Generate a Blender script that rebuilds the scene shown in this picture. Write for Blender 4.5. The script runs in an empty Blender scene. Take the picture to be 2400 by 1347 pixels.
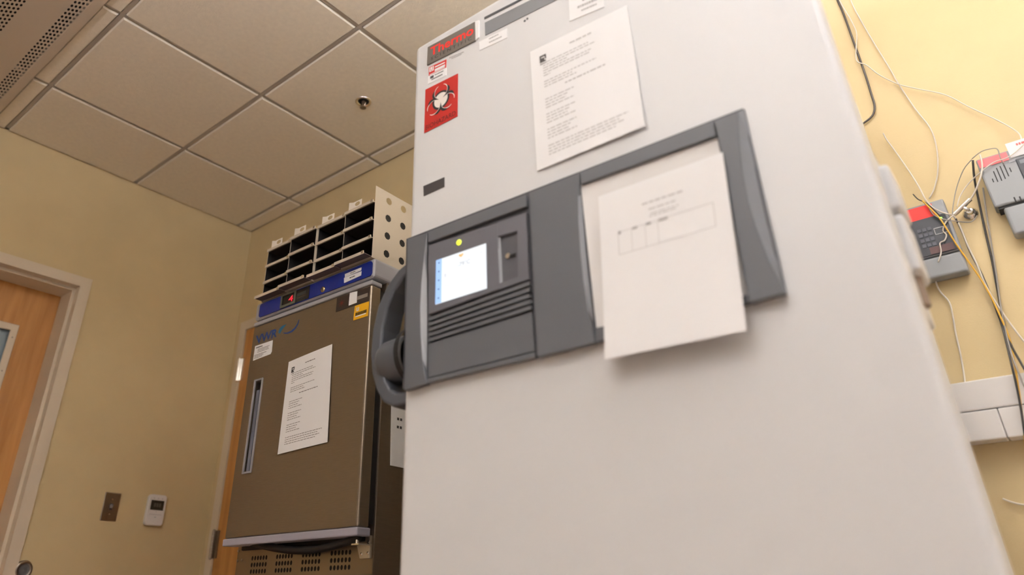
import bpy, bmesh, math, random
from mathutils import Vector, Matrix
random.seed(7)
scene = bpy.context.scene
COL = scene.collection
rad = math.radians

# ------------------------------------------------------------------ camera
YAW, PIT, ROL = 0.7055715552, 0.4875258831, -0.0032531844
FPX = 1649.796                       # focal length in pixels of a 2400 px wide frame
CX, CY = 1200 - 126.08, 673.5 - 134.47
HC = 0.84                            # eye height
_f = Vector((-math.sin(YAW)*math.cos(PIT), math.cos(YAW)*math.cos(PIT), math.sin(PIT)))
_r0 = Vector((math.cos(YAW), math.sin(YAW), 0)); _u0 = _r0.cross(_f)
RT = math.cos(ROL)*_r0 + math.sin(ROL)*_u0
UP = -math.sin(ROL)*_r0 + math.cos(ROL)*_u0
cam = bpy.data.cameras.new('camera'); camo = bpy.data.objects.new('camera', cam); COL.objects.link(camo)
M = Matrix((RT, UP, -_f)).transposed().to_4x4(); M.translation = Vector((0, 0, HC))
camo.matrix_world = M
cam.sensor_width = 36; cam.lens = FPX/2400*36
cam.shift_x = (1200-CX)/2400; cam.shift_y = -(673.5-CY)/2400
cam.clip_start = .02
cam.dof.use_dof = True; cam.dof.focus_distance = 2.0; cam.dof.aperture_fstop = 2.1
scene.camera = camo

# ------------------------------------------------------------------ world and exposure
w = bpy.data.worlds.new('world'); scene.world = w; w.use_nodes = True
w.node_tree.nodes['Background'].inputs[0].default_value = (.05, .045, .04, 1)
w.node_tree.nodes['Background'].inputs[1].default_value = 0.3
vs = scene.view_settings
vs.view_transform = 'Standard'; vs.look = 'None'; vs.gamma = 1; vs.use_curve_mapping = False
vs.exposure = 0.72
LAMP_COL = (1.0, 1.025, 1.19)
PEND_A = (60.0, 3.5)                 # radiance up / down of the added pendant right of the freezer
PEND_B = (50.0, 3.0)                 # radiance up / down of the added pendant over the photographer

# ------------------------------------------------------------------ room constants (metres)
XL, YW = -3.2608, 1.9758             # left wall, back wall
XR, YF = 1.75, -2.3                  # right wall, wall behind the photographer
H = 1.9055 + HC                      # ceiling
T = 0.61
GX0, GY0 = -2.7834, 1.2661           # one crossing of the ceiling grid

# ------------------------------------------------------------------ helpers
def ray(px, py):
    return RT*((px-CX)/FPX) - UP*((py-CY)/FPX) + _f

class Frame:
    """vertical face: x runs right along it, y into it, z up from the floor"""
    def __init__(s, deg, d, u0=0.0):
        t = rad(deg); s.e = Vector((math.cos(t), math.sin(t), 0)); s.n = Vector((-math.sin(t), math.cos(t), 0))
        s.d, s.u0 = d, u0
        s.M = Matrix.Translation(s.n*d + s.e*u0) @ Matrix.Rotation(t, 4, 'Z')
    def p(s, px, py, v=0.0):
        r = ray(px, py); X = r*((s.d+v)/s.n.dot(r))
        return Vector((X.dot(s.e)-s.u0, v, X.z+HC))
    def pl(s, pts, v=0.0): return [s.p(x, y, v) for x, y in pts]

def srgb(r, g, b):
    f = lambda c: (c/255/12.92 if c/255 <= .04045 else ((c/255+.055)/1.055)**2.4)
    return (f(r), f(g), f(b), 1)

MATS = {}
def mat(name, col, rough=.5, metal=0, noise=0, scale=40, bump=0, bscale=200, emit=0, spec=None, coat=0, stretch=None):
    if name in MATS: return MATS[name]
    m = bpy.data.materials.new(name); m.use_nodes = True
    nt = m.node_tree; b = nt.nodes['Principled BSDF']
    b.inputs['Base Color'].default_value = col if not emit else tuple(c*.12 for c in col[:3])+(1,)
    b.inputs['Roughness'].default_value = rough; b.inputs['Metallic'].default_value = metal
    if spec is not None: b.inputs['Specular IOR Level'].default_value = spec
    if coat: b.inputs['Coat Weight'].default_value = coat
    if emit:
        b.inputs['Emission Color'].default_value = col; b.inputs['Emission Strength'].default_value = emit
    if noise or bump:
        tc = nt.nodes.new('ShaderNodeTexCoord'); mp = nt.nodes.new('ShaderNodeMapping')
        nt.links.new(tc.outputs['Object'], mp.inputs[0])
        if stretch: mp.inputs['Scale'].default_value = stretch
    if noise:
        n = nt.nodes.new('ShaderNodeTexNoise'); n.inputs['Scale'].default_value = scale; n.inputs['Detail'].default_value = 5
        nt.links.new(mp.outputs[0], n.inputs['Vector'])
        rp = nt.nodes.new('ShaderNodeValToRGB')
        rp.color_ramp.elements[0].position = .3; rp.color_ramp.elements[1].position = .7
        rp.color_ramp.elements[0].color = tuple(c*(1-noise) for c in col[:3])+(1,)
        rp.color_ramp.elements[1].color = tuple(min(1, c*(1+noise)) for c in col[:3])+(1,)
        nt.links.new(n.outputs['Fac'], rp.inputs[0]); nt.links.new(rp.outputs[0], b.inputs['Base Color'])
    if bump:
        n2 = nt.nodes.new('ShaderNodeTexNoise'); n2.inputs['Scale'].default_value = bscale; n2.inputs['Detail'].default_value = 4
        nt.links.new(mp.outputs[0], n2.inputs['Vector'])
        bp = nt.nodes.new('ShaderNodeBump'); bp.inputs['Strength'].default_value = bump; bp.inputs['Distance'].default_value = .002
        nt.links.new(n2.outputs['Fac'], bp.inputs['Height']); nt.links.new(bp.outputs[0], b.inputs['Normal'])
    MATS[name] = m
    return m

def wood(name, c1, c2):
    m = bpy.data.materials.new(name); m.use_nodes = True; nt = m.node_tree; b = nt.nodes['Principled BSDF']
    b.inputs['Roughness'].default_value = .42
    tc = nt.nodes.new('ShaderNodeTexCoord'); mp = nt.nodes.new('ShaderNodeMapping'); mp.inputs['Scale'].default_value = (9, 9, .7)
    n = nt.nodes.new('ShaderNodeTexNoise'); n.inputs['Scale'].default_value = 3.2; n.inputs['Detail'].default_value = 9; n.inputs['Distortion'].default_value = .5
    rp = nt.nodes.new('ShaderNodeValToRGB'); rp.color_ramp.elements[0].position = .25; rp.color_ramp.elements[1].position = .75
    rp.color_ramp.elements[0].color = c1; rp.color_ramp.elements[1].color = c2
    nt.links.new(tc.outputs['Object'], mp.inputs[0]); nt.links.new(mp.outputs[0], n.inputs['Vector'])
    nt.links.new(n.outputs['Fac'], rp.inputs[0]); nt.links.new(rp.outputs[0], b.inputs['Base Color'])
    MATS[name] = m; return m

ORG = {}
class MB:
    def __init__(s): s.v = []; s.f = []
    def add(s, vs, fs):
        o = len(s.v); s.v += [Vector(x) for x in vs]; s.f += [tuple(o+i for i in f) for f in fs]; return s
    def box(s, x0, x1, y0, y1, z0, z1):
        return s.add([(x, y, z) for x in (x0, x1) for y in (y0, y1) for z in (z0, z1)],
            [(0,1,3,2),(4,6,7,5),(0,4,5,1),(2,3,7,6),(0,2,6,4),(1,5,7,3)])
    def slab(s, front, back):            # two loops with equal counts
        n = len(front)
        return s.add(list(front)+list(back), [tuple(range(n)), tuple(range(2*n-1, n-1, -1))] +
            [(i, (i+1) % n, n+(i+1) % n, n+i) for i in range(n)])
    def plate(s, pts, v0, v1):           # outline points (x,?,z) given the depths v0 (front) and v1 (back)
        return s.slab([Vector((p[0], v0, p[2])) for p in pts], [Vector((p[0], v1, p[2])) for p in pts])
    def face(s, pts): return s.add(pts, [tuple(range(len(pts)))])
    def cyl(s, a, b, r0, r1=None, n=20, caps=True):
        r1 = r0 if r1 is None else r1
        a = Vector(a); b = Vector(b); d = (b-a).normalized()
        q = d.orthogonal().normalized(); w_ = d.cross(q); vs = []
        for c, r in ((a, r0), (b, r1)):
            vs += [c + (q*math.cos(2*math.pi*i/n) + w_*math.sin(2*math.pi*i/n))*r for i in range(n)]
        fs = [(i, (i+1) % n, n+(i+1) % n, n+i) for i in range(n)]
        if caps: fs += [tuple(range(n)), tuple(range(n, 2*n))]
        return s.add(vs, fs)
    def lathe(s, c, d, prof, n=24):      # prof: (radius, distance along d)
        c = Vector(c); d = Vector(d).normalized(); q = d.orthogonal().normalized(); w_ = d.cross(q); vs = []; fs = []
        for r, h in prof:
            vs += [c + d*h + (q*math.cos(2*math.pi*i/n) + w_*math.sin(2*math.pi*i/n))*r for i in range(n)]
        for k in range(len(prof)-1):
            fs += [(k*n+i, k*n+(i+1) % n, (k+1)*n+(i+1) % n, (k+1)*n+i) for i in range(n)]
        return s.add(vs, fs)
    def tube(s, pts, r, n=8, sub=5):
        P = [Vector(p) for p in pts]; Q = []
        for i in range(len(P)-1):        # Catmull-Rom
            a = P[max(i-1, 0)]; b = P[i]; c = P[i+1]; d = P[min(i+2, len(P)-1)]
            for k in range(sub):
                t = k/sub
                Q.append(.5*((2*b) + (c-a)*t + (2*a-5*b+4*c-d)*t*t + (3*b-a-3*c+d)*t**3))
        Q.append(P[-1]); vs = []; fs = []; m = len(Q)
        nrm = None
        for i in range(m):
            t = (Q[min(i+1, m-1)]-Q[max(i-1, 0)]).normalized()
            nrm = t.orthogonal().normalized() if nrm is None else (nrm - t*nrm.dot(t)).normalized()
            w_ = t.cross(nrm)
            vs += [Q[i] + (nrm*math.cos(2*math.pi*k/n) + w_*math.sin(2*math.pi*k/n))*r for k in range(n)]
        for i in range(m-1):
            fs += [(i*n+k, i*n+(k+1) % n, (i+1)*n+(k+1) % n, (i+1)*n+k) for k in range(n)]
        fs += [tuple(range(n)), tuple(range((m-1)*n, m*n))]
        return s.add(vs, fs)
    def build(s, name, m, parent=None, bevel=0, smooth=False, seg=2, frame=None, origin=None, recalc=True):
        me = bpy.data.meshes.new(name); org = Vector((0, 0, 0))
        if parent is not None: org = ORG.get(parent.name, org)
        if origin is not None: org = Vector(origin)
        me.from_pydata([tuple(v-org) for v in s.v], [], s.f)
        if recalc:
            bm = bmesh.new(); bm.from_mesh(me); bmesh.ops.recalc_face_normals(bm, faces=bm.faces); bm.to_mesh(me); bm.free()
        if smooth: me.polygons.foreach_set('use_smooth', [True]*len(me.polygons))
        me.materials.append(m if not isinstance(m, str) else MATS[m])
        o = bpy.data.objects.new(name, me); COL.objects.link(o)
        if parent is not None:
            o.parent = parent
        elif frame is not None: o.matrix_world = frame.M @ Matrix.Translation(org)
        else: o.location = org
        ORG[o.name] = org
        if bevel:
            md = o.modifiers.new('bevel', 'BEVEL'); md.width = bevel; md.segments = seg; md.limit_method = 'ANGLE'; md.angle_limit = rad(40)
        return o

def tag(o, label, cat, group=None):
    o['label'] = label; o['category'] = cat
    if group: o['group'] = group
    return o
def root(name, label, cat, frame=None, origin=(0, 0, 0), group=None):
    o = bpy.data.objects.new(name, None); COL.objects.link(o); o.empty_display_size = .05
    ORG[o.name] = Vector(origin)
    o.matrix_world = (frame.M if frame else Matrix()) @ Matrix.Translation(Vector(origin))
    return tag(o, label, cat, group)
def structure(o): o['kind'] = 'structure'; return o

def cell_hole(mb, fn, a0, a1, b0, b1, ra, rb, n=8):
    """one rectangular cell with an n-gon hole; fn maps (a,b) to a point"""
    ca, cb = (a0+a1)/2, (b0+b1)/2; m = n
    ring = [(ca+ra*math.cos(2*math.pi*(i+.5)/m), cb+rb*math.sin(2*math.pi*(i+.5)/m)) for i in range(m)]
    out = []
    for i in range(m):
        an = 2*math.pi*(i+.5)/m; c, s_ = math.cos(an), math.sin(an); k = 1/max(abs(c), abs(s_))
        out.append((ca+c*k*(a1-a0)/2, cb+s_*k*(b1-b0)/2))
    # corner points so that the cell stays rectangular
    if m == 8: 
        q = [(a1, b1), (a0, b1), (a0, b0), (a1, b0)]
        base = len(mb.v); mb.v += [Vector(fn(*p)) for p in ring+out+q]
        for i in range(m):
            j = (i+1) % m
            f = (i, j, m+j, m+i)
            mb.f.append(tuple(base+x for x in f))
        for k_, (i, j) in enumerate(((0, 1), (2, 3), (4, 5), (6, 7))):
            mb.f.append((base+m+i, base+m+j, base+2*m+k_))

TXT = {}
def text_mesh(txt, bold=0):
    if (txt, bold) in TXT: return TXT[(txt, bold)]
    cu = bpy.data.curves.new('lettering', 'FONT'); cu.body = txt; cu.resolution_u = 3; cu.offset = bold
    o = bpy.data.objects.new('lettering', cu); COL.objects.link(o)
    dg = bpy.context.evaluated_depsgraph_get(); me = bpy.data.meshes.new_from_object(o.evaluated_get(dg))
    vs = [(v.co.x, v.co.y) for v in me.vertices]; fs = [tuple(p.vertices) for p in me.polygons]
    bpy.data.objects.remove(o); bpy.data.curves.remove(cu); bpy.data.meshes.remove(me)
    x0 = min(v[0] for v in vs); x1 = max(v[0] for v in vs); y0 = min(v[1] for v in vs); y1 = max(v[1] for v in vs)
    TXT[(txt, bold)] = ([((x-x0)/(x1-x0), (y-y0)/(y1-y0)) for x, y in vs], fs); return TXT[(txt, bold)]
def bil(q, s, t):                         # q = TL,TR,BR,BL ; t from the top down
    return (q[0]*(1-s)+q[1]*s)*(1-t) + (q[3]*(1-s)+q[2]*s)*t
def lettering(txt, quad, m, parent, dv=0.0, name='lettering', bold=0):
    vs, fs = text_mesh(txt, bold); mb = MB(); off = Vector((0, dv, 0))
    mb.add([bil(quad, x, 1-y)+off for x, y in vs], fs)
    return mb.build(name, m, parent, recalc=False)
def subq(q, s0, s1, t0, t1): return [bil(q, s0, t0), bil(q, s1, t0), bil(q, s1, t1), bil(q, s0, t1)]
def bars(mb, q, marks, dv):               # marks: s0,s1,t,h -> word-like dashes along a text line
    for s0, s1, t, h in marks:
        s = s0
        while s < s1-1e-4:
            e = min(s1, s+random.uniform(.025, .07))
            mb.face([p+Vector((0, dv, 0)) for p in subq(q, s, e, t, t+h)]); s = e+.012
    return mb
def rects(mb, q, L, dv):
    for s0, s1, t0, t1 in L: mb.face([p+Vector((0, dv, 0)) for p in subq(q, s0, s1, t0, t1)])
    return mb

# ------------------------------------------------------------------ materials
WALL = mat('tan_wall_paint', (.66, .525, .29, 1), .62, noise=.03, scale=6, bump=.12, bscale=350)
WALLW = mat('off_white_wall_paint', (.72, .71, .68, 1), .75)
FLOOR = mat('tan_vinyl_floor', (.53, .39, .31, 1), .4, noise=.12, scale=12)
TILE = mat('ceiling_tile_face', (.82, .745, .60, 1), .9, noise=.035, scale=55, bump=.5, bscale=160)
TEE = mat('painted_steel_tee', (.50, .46, .40, 1), .45)
TRIM = mat('ivory_painted_steel', (.70, .60, .46, 1), .45)
MAPLE = wood('maple_veneer', srgb(168, 112, 54), srgb(206, 150, 84))
GLASS = mat('grey_blue_glass', (.22, .29, .34, 1), .12, spec=.8)
STEEL = mat('brushed_stainless', (.25, .205, .155, 1), .36, metal=.85, noise=.05, scale=30, stretch=(1, 1, 14))
CHROME = mat('chrome', (.8, .78, .74, 1), .15, metal=1)
BRONZE = mat('dull_steel', (.36, .31, .26, 1), .3, metal=1)
BLACK = mat('black_rubber', (.008, .008, .008, 1), .6)
PIT = mat('dark_void', (.01, .009, .008, 1), .9)
WHITEP = mat('white_plastic', (.78, .76, .74, 1), .4)
PAPER = mat('white_paper', (.90, .91, .92, 1), .8)
INK = mat('faint_printed_ink', (.42, .42, .42, 1), .9)
INKD = mat('dark_printed_ink', (.09, .085, .085, 1), .9)
INKP = mat('pale_printed_ink', (.60, .60, .60, 1), .9)
CREAM = mat('warm_white_enamel', (.67, .68, .69, 1), .38, noise=.01, scale=4, bump=.04, bscale=500)
GREY = mat('charcoal_grey_plastic', srgb(92, 95, 100), .5, bump=.12, bscale=900)
HGREY = mat('handle_grey_plastic', srgb(80, 84, 91), .42)
GREYD = mat('darker_grey_plastic', srgb(66, 68, 73), .55)
GREYL = mat('light_grey_plastic', srgb(150, 153, 158), .45)
SILV = mat('silver_grey_plastic', srgb(160, 160, 165), .4)
LAV = mat('lavender_grey_trim', srgb(160, 158, 170), .45)
BLUE = mat('deep_blue_panel', srgb(0, 34, 130), .35)
RED = mat('signal_red', srgb(180, 28, 17), .5)
YEL = mat('label_yellow', srgb(235, 178, 20), .5)
RACK = mat('beige_anodised_aluminium', (.62, .55, .45, 1), .45, metal=.15)
TRAY = mat('dark_tray_underside', (.10, .075, .07, 1), .5)
BAYBLACK = mat('added_bay_black', (.012, .011, .010, 1), .6)
DEV = mat('mid_grey_plastic', srgb(140, 143, 146), .5)
DEVD = mat('dark_keypad', srgb(52, 55, 62), .45)
PINK = mat('pink_label', srgb(240, 120, 125), .6)
WIREW = mat('white_wire', (.75, .70, .62, 1), .5)
WIREG = mat('grey_wire', (.30, .28, .25, 1), .5)
WIREK = mat('black_wire', (.03, .028, .026, 1), .45)
WIREY = mat('yellow_wire', srgb(225, 175, 60), .5)

# ------------------------------------------------------------------ frames of the main faces
FB = Frame(0, YW)                    # back wall
FL = Frame(90, -XL)                  # left wall (x = world y)
UZ = -.490; FZ = Frame(1.0, .945, UZ)      # freezer front
UV = -1.665; FV = Frame(1.0, 1.29, UV)     # refrigerator door front

# ------------------------------------------------------------------ room shell
structure(MB().box(XL-.2, XR+.1, YF-.1, YW+.2, -.08, 0).build('floor', FLOOR))
D1L, D1R, D1T = .155, 1.184, 1.338+HC      # outer edges of the frame of the door in the left wall
mb = MB()
mb.box(XL-.2, XL, YF, D1L+.02, 0, H+.25); mb.box(XL-.2, XL, D1R-.02, YW+.16, 0, H+.25); mb.box(XL-.2, XL, D1L+.02, D1R-.02, D1T-.02, H+.25)
wall_left = structure(mb.build('wall_left', WALL))
D2L, D2R, D2T = -3.209, -2.17, 1.336+HC
mb = MB()
mb.box(XL, D2L+.02, YW, YW+.16, 0, H+.25); mb.box(D2R-.02, XR, YW, YW+.16, 0, H+.25); mb.box(D2L+.02, D2R-.02, YW, YW+.16, D2T-.02, H+.25)
wall_back = structure(mb.build('wall_back', WALL))
structure(MB().box(XR, XR+.1, YF, YW+.16, 0, H+.25).build('wall_right', WALLW))
structure(MB().box(XL-.2, XR+.1, YF-.1, YF, 0, H+.25).build('wall_front', WALLW))
MB().box(XL, XR, YW-.012, YW, 0, .1).build('baseboard', mat('dark_cove_base', (.05, .045, .04, 1), .5)).name = 'baseboard_back'
structure(bpy.data.objects['baseboard_back'])
structure(MB().box(XL, XL+.012, D1R+.001, YW-.012, 0, .1).build('baseboard_left', 'dark_cove_base'))

# ---- suspended ceiling: slab, tees and separate tegular tiles
ceiling = structure(MB().box(XL-.2, XR+.1, YF-.1, YW+.16, H+.25, H+.3).build('ceiling', mat('plenum_grey', (.2, .2, .2, 1), .9)))
xs = [GX0+T*k for k in range(0, 8)]; xs = [x for x in xs if x < XR-.05]
ys = [GY0+T*k for k in range(-5, 2)]; ys = [y for y in ys if YF+.05 < y < YW-.03]
TZ = H+.0078; TW = .0145
for y in ys: MB().box(XL, XR, y-TW/2, y+TW/2, TZ, TZ+.035).build('main_tee', TEE, ceiling)
ye = [YF]+ys+[YW]; xe = [XL]+xs+[XR]
for x in xs:
    for a, b in zip(ye[:-1], ye[1:]):
        MB().box(x-TW/2, x+TW/2, a+TW/2, b-TW/2, TZ+.0004, TZ+.03).build('cross_tee', TEE, ceiling)
MB().box(XL, XL+.018, YF, YW, TZ, TZ+.002).build('wall_angle', TEE, ceiling)
MB().box(XL, XR, YW-.018, YW, TZ, TZ+.002).build('wall_angle', TEE, ceiling)
FX0, FX1, FY0, FY1 = XL, GX0+3*T, .117, .585    # perforated air panel
tilecache = {}
def tile(x0, x1, y0, y1):
    k = (round(x1-x0, 4), round(y1-y0, 4))
    gx0 = .0 if x0 == XL else TW/2+.0025
    if k not in tilecache or x0 == XL or y1 == YW or x1 == XR or y0 == YF:
        r = TW/2+.0022; w_, d_ = (x1-x0)/2-r, (y1-y0)/2-r; c = .0042
        mb = MB()
        mb.slab([(-w_+c, -d_+c, 0), (w_-c, -d_+c, 0), (w_-c, d_-c, 0), (-w_+c, d_-c, 0)], [(-w_, -d_, .0062), (w_, -d_, .0062), (w_, d_, .0062), (-w_, d_, .0062)])
        e = .006
        mb.slab([(-w_, -d_, .0062), (w_, -d_, .0062), (w_, d_, .0062), (-w_, d_, .0062)], [(-w_, -d_, .0074), (w_, -d_, .0074), (w_, d_, .0074), (-w_, d_, .0074)])
        mb.box(-w_-e, w_+e, -d_-e, d_+e, .0145, .025)
        o = mb.build('ceiling_tile', TILE, ceiling); tilecache[k] = o.data
    else:
        o = bpy.data.objects.new('ceiling_tile', tilecache[k]); COL.objects.link(o); o.parent = ceiling
    o.location = ((x0+x1)/2, (y0+y1)/2, H)
for x0, x1 in zip(xe[:-1], xe[1:]):
    for y0, y1 in zip(ye[:-1], ye[1:]):
        if y0 < .35 < y1 and x1 <= FX1+.01:
            tile(x0, x1, FY1-.006, y1); tile(x0, x1, y0, FY0+.006); continue
        tile(x0, x1, y0, y1)

# ---- perforated linear air panel in the ceiling
pan = root('ceiling_air_panel', 'long tan perforated metal air panel set in the ceiling at upper left', 'air vent', origin=((FX0+FX1)/2, (FY0+FY1)/2, H))
AIR = mat('tan_perforated_metal', (.56, .47, .36, 1), .5)
mb = MB()
mb.box(FX0, FX1, FY1-.034, FY1, H-.012, H+.03); mb.box(FX0, FX1, FY0, FY0+.034, H-.012, H+.03); mb.box(FX1-.03, FX1, FY0+.034, FY1-.034, H-.012, H+.03)
mb.build('flange', AIR, pan, bevel=.002)
def airstrip(ya, yb, za, zb, rows, name, perf=True):
    mb = MB(); px = .0268
    fn0 = lambda a, b: (a, b, za+(zb-za)*(b-ya)/(yb-ya))
    if not perf:
        mb.face([fn0(FX0, ya), fn0(FX1-.03, ya), fn0(FX1-.03, yb), fn0(FX0, yb)])
    else:
        dy = (yb-ya)/rows; n = int((FX1-.03-FX0-px)/px)
        for r in range(rows):
            b0 = ya+r*dy; off = px*((r % 3)/3.0)
            for i in range(n): cell_hole(mb, fn0, FX0+off+i*px, FX0+off+(i+1)*px, b0, b0+dy, .0082, .0040)
            mb.face([fn0(FX0, b0), fn0(FX0+off, b0), fn0(FX0+off, b0+dy), fn0(FX0, b0+dy)])
            mb.face([fn0(FX0+off+n*px, b0), fn0(FX1-.03, b0), fn0(FX1-.03, b0+dy), fn0(FX0+off+n*px, b0+dy)])
    o = mb.build(name, AIR, pan, recalc=False)
    if perf: o['kind'] = 'stuff'
airstrip(.508, .551, H-.006, H-.011, 4, 'perforated_strip')
airstrip(.398, .508, H-.014, H-.006, 1, 'plain_strip', False)
airstrip(.340, .398, H-.016, H-.014, 5, 'perforated_strip')
airstrip(.151, .340, H-.006, H-.016, 1, 'plain_strip', False)
MB().box(FX0, FX1-.03, FY0+.034, FY1-.034, H+.02, H+.03).build('backing', PIT, pan)

# ---- lit direct/indirect pendants (out of the frame, added to light the room)
def pendant(x0, x1, y0, y1, z, up, down, label):
    t = root('added_pendant_light', label, 'ceiling light', origin=((x0+x1)/2, (y0+y1)/2, H), group='added ceiling lights')
    MB().box(x0, x1, y0, y1, z, z+.05).build('housing', WHITEP, t, bevel=.004)
    MB().box(x0+.02, x1-.02, y0+.015, y1-.015, z+.05, z+.056).build('upper_lens', mat('lit_upper_lens_%d' % up, LAMP_COL+(1,), .5, emit=up), t)
    MB().box(x0+.02, x1-.02, y0+.015, y1-.015, z-.006, z).build('lower_lens', mat('lit_lower_lens_%d' % down, LAMP_COL+(1,), .5, emit=down), t)
    for x in (x0+.1, x1-.1): MB().cyl((x, (y0+y1)/2, z+.05), (x, (y0+y1)/2, H+.01), .0015, .0015, 8).build('suspension_cable', CHROME, t)
pendant(-.85, .35, -.82, -.58, H-.60, *PEND_B, 'added unseen linear pendant light hanging behind the photographer')
pendant(-.10, 1.10, .66, .90, H-.45, *PEND_A, 'added unseen linear pendant light hanging to the right of the freezer')

# ---- sprinkler
sx, sy = -1.873, 1.574
sp = root('sprinkler_head', 'chrome recessed fire sprinkler in a ceiling tile', 'sprinkler', origin=(sx, sy, H))
MB().lathe((sx, sy, H), (0, 0, -1), [(.036, -.002), (.036, .002), (.031, .0062), (.024, .002), (.0225, 0)], 32).build('escutcheon_ring', CHROME, sp, smooth=True)
MB().lathe((sx, sy, H), (0, 0, -1), [(.0235, .0015), (.0235, .0008), (.0225, .0004), (.001, .0004)], 32).build('recess_cup', PIT, sp)
mb = MB(); mb.cyl((sx, sy, H-.0005), (sx, sy, H-.016), .0075, .006, 12); mb.build('nozzle', BRONZE, sp)
mb = MB()
for s in (-1, 1): mb.tube([(sx+s*.012, sy, H-.001), (sx+s*.0135, sy, H-.014), (sx+s*.008, sy, H-.026), (sx, sy, H-.031)], .0022, 8)
mb.build('frame_arms', CHROME, sp, smooth=True)
mb = MB(); mb.cyl((sx, sy, H-.031), (sx, sy, H-.0335), .0135, .0135, 16); mb.build('deflector', BRONZE, sp)

# ------------------------------------------------------------------ door in the left wall
door1 = structure(bpy.data.objects.new('door_1', None)); COL.objects.link(door1)
ORG['door_1'] = Vector((D1L+.5, 0, 0)); door1.matrix_world = FL.M @ Matrix.Translation(ORG['door_1'])
def uframe(L, R, Tp, w_, y0, y1):        # frame with two legs and a head as one mesh (local x,y,z)
    mb = MB(); o = [(L, 0), (L, Tp), (R, Tp), (R, 0)]; i = [(L+w_, 0), (L+w_, Tp-w_), (R-w_, Tp-w_), (R-w_, 0)]
    for k in range(3):
        q = [o[k], o[k+1], i[k+1], i[k]]
        mb.slab([(a, y0, b) for a, b in q], [(a, y1, b) for a, b in q])
    return mb
uframe(D1L, D1R, D1T, .047, -.012, .042).build('frame_face', TRIM, door1)
uframe(D1L+.02, D1R-.02, D1T-.02, .040, .030, .170).build('frame_stop', TRIM, door1)
dL, dR, dT = D1L+.060, D1R-.060, D1T-.060
FD = Frame(90, -XL+.150)
lite = [FD.p(45, 763), FD.p(0, 905)]
lr = lite[0].x; lt = lite[0].z; ll = lr-.40; lb = 1.05
def slab_hole(x0, x1, z0, z1, hx0, hx1, hz0, hz1, y0, y1):
    mb = MB(); o = [(x0, z0), (x1, z0), (x1, z1), (x0, z1)]; h = [(hx0, hz0), (hx1, hz0), (hx1, hz1), (hx0, hz1)]
    vs = [(a, y, b) for y in (y0, y1) for L_ in (o, h) for a, b in L_]; fs = []
    for k in range(4):
        j = (k+1) % 4
        fs += [(k, j, 4+j, 4+k), (8+k, 8+j, 12+j, 12+k), (k, j, 8+j, 8+k), (4+k, 4+j, 12+j, 12+k)]
    return mb.add(vs, fs)
slab_hole(dL-.003, dR+.003, .01, dT+.003, ll+.02, lr-.02, lb+.02, lt-.02, .150, .194).build('door_leaf', MAPLE, door1)
slab = slab_hole(ll, lr, lb, lt, ll+.030, lr-.030, lb+.030, lt-.030, .142, .152)
vfo = slab.build('window_frame', TRIM, door1, bevel=.003)
MB().box(ll+.02, lr-.02, .168, .174, lb+.02, lt-.02).build('window_pane', GLASS, door1)
mb = MB()
for k in range(6): mb.cyl((lr-.015, .1425, lt-.06-.15*k), (lr-.015, .1405, lt-.06-.15*k), .004, .003, 10)
mb.build('frame_screws', BRONZE, vfo)
mb = MB(); c = (D1L+.12, .150, 1.0)
mb.cyl(c, (c[0], .10, c[2]), .011, .011); mb.cyl((c[0], .146, c[2]), (c[0], .150, c[2]), .033, .033, 24); mb.tube([(c[0], .10, c[2]), (c[0]+.04, .098, c[2]), (c[0]+.11, .10, c[2])], .009)
mb.build('lever_handle', CHROME, door1, smooth=False)

# ---- door in the back wall beside the corner
door2 = structure(bpy.data.objects.new('door_2', None)); COL.objects.link(door2)
ORG['door_2'] = Vector((D2L+.5, 0, 0)); door2.matrix_world = FB.M @ Matrix.Translation(ORG['door_2'])
uframe(D2L, D2R, D2T, .050, -.012, .15).build('frame_face', TRIM, door2)
MB().box(D2L+.053, D2R-.053, -.004, .040, .01, D2T-.053).build('door_leaf', MAPLE, door2)
for zt in (1.125, .30):
    hz = zt+HC-.115; hx = D2L+.046
    mb = MB()
    for k in range(5): mb.cyl((hx, -.018, hz+k*.0235), (hx, -.018, hz+k*.0235+.0225), .0078, .0078, 14)
    mb.cyl((hx, -.018, hz-.006), (hx, -.018, hz), .004, .0078, 12); mb.cyl((hx, -.018, hz+.117), (hx, -.018, hz+.123), .0078, .004, 12)
    mb.box(hx-.004, hx+.030, -.011, -.0045, hz, hz+.117)
    mb.build('hinge', CHROME if zt > 1 else BRONZE, door2)

# ------------------------------------------------------------------ small things on the left wall
c = FL.p(53, 1335); c.y = 0
ds = root('door_stop', 'round chrome wall bumper beside the wooden door frame', 'door stop', FL, c)
MB().lathe(c, (0, -1, 0), [(.034, 0), (.034, .006), (.031, .012), (.024, .014), (.022, .010)], 32).build('rim', BRONZE, ds, smooth=True)
MB().lathe(c, (0, -1, 0), [(.0225, .0105), (.018, .0075), (.012, .006), (.006, .008), (.0005, .0085)], 32).build('rubber_bumper', mat('grey_rubber', (.10, .095, .09, 1), .5), ds, smooth=True)

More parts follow.
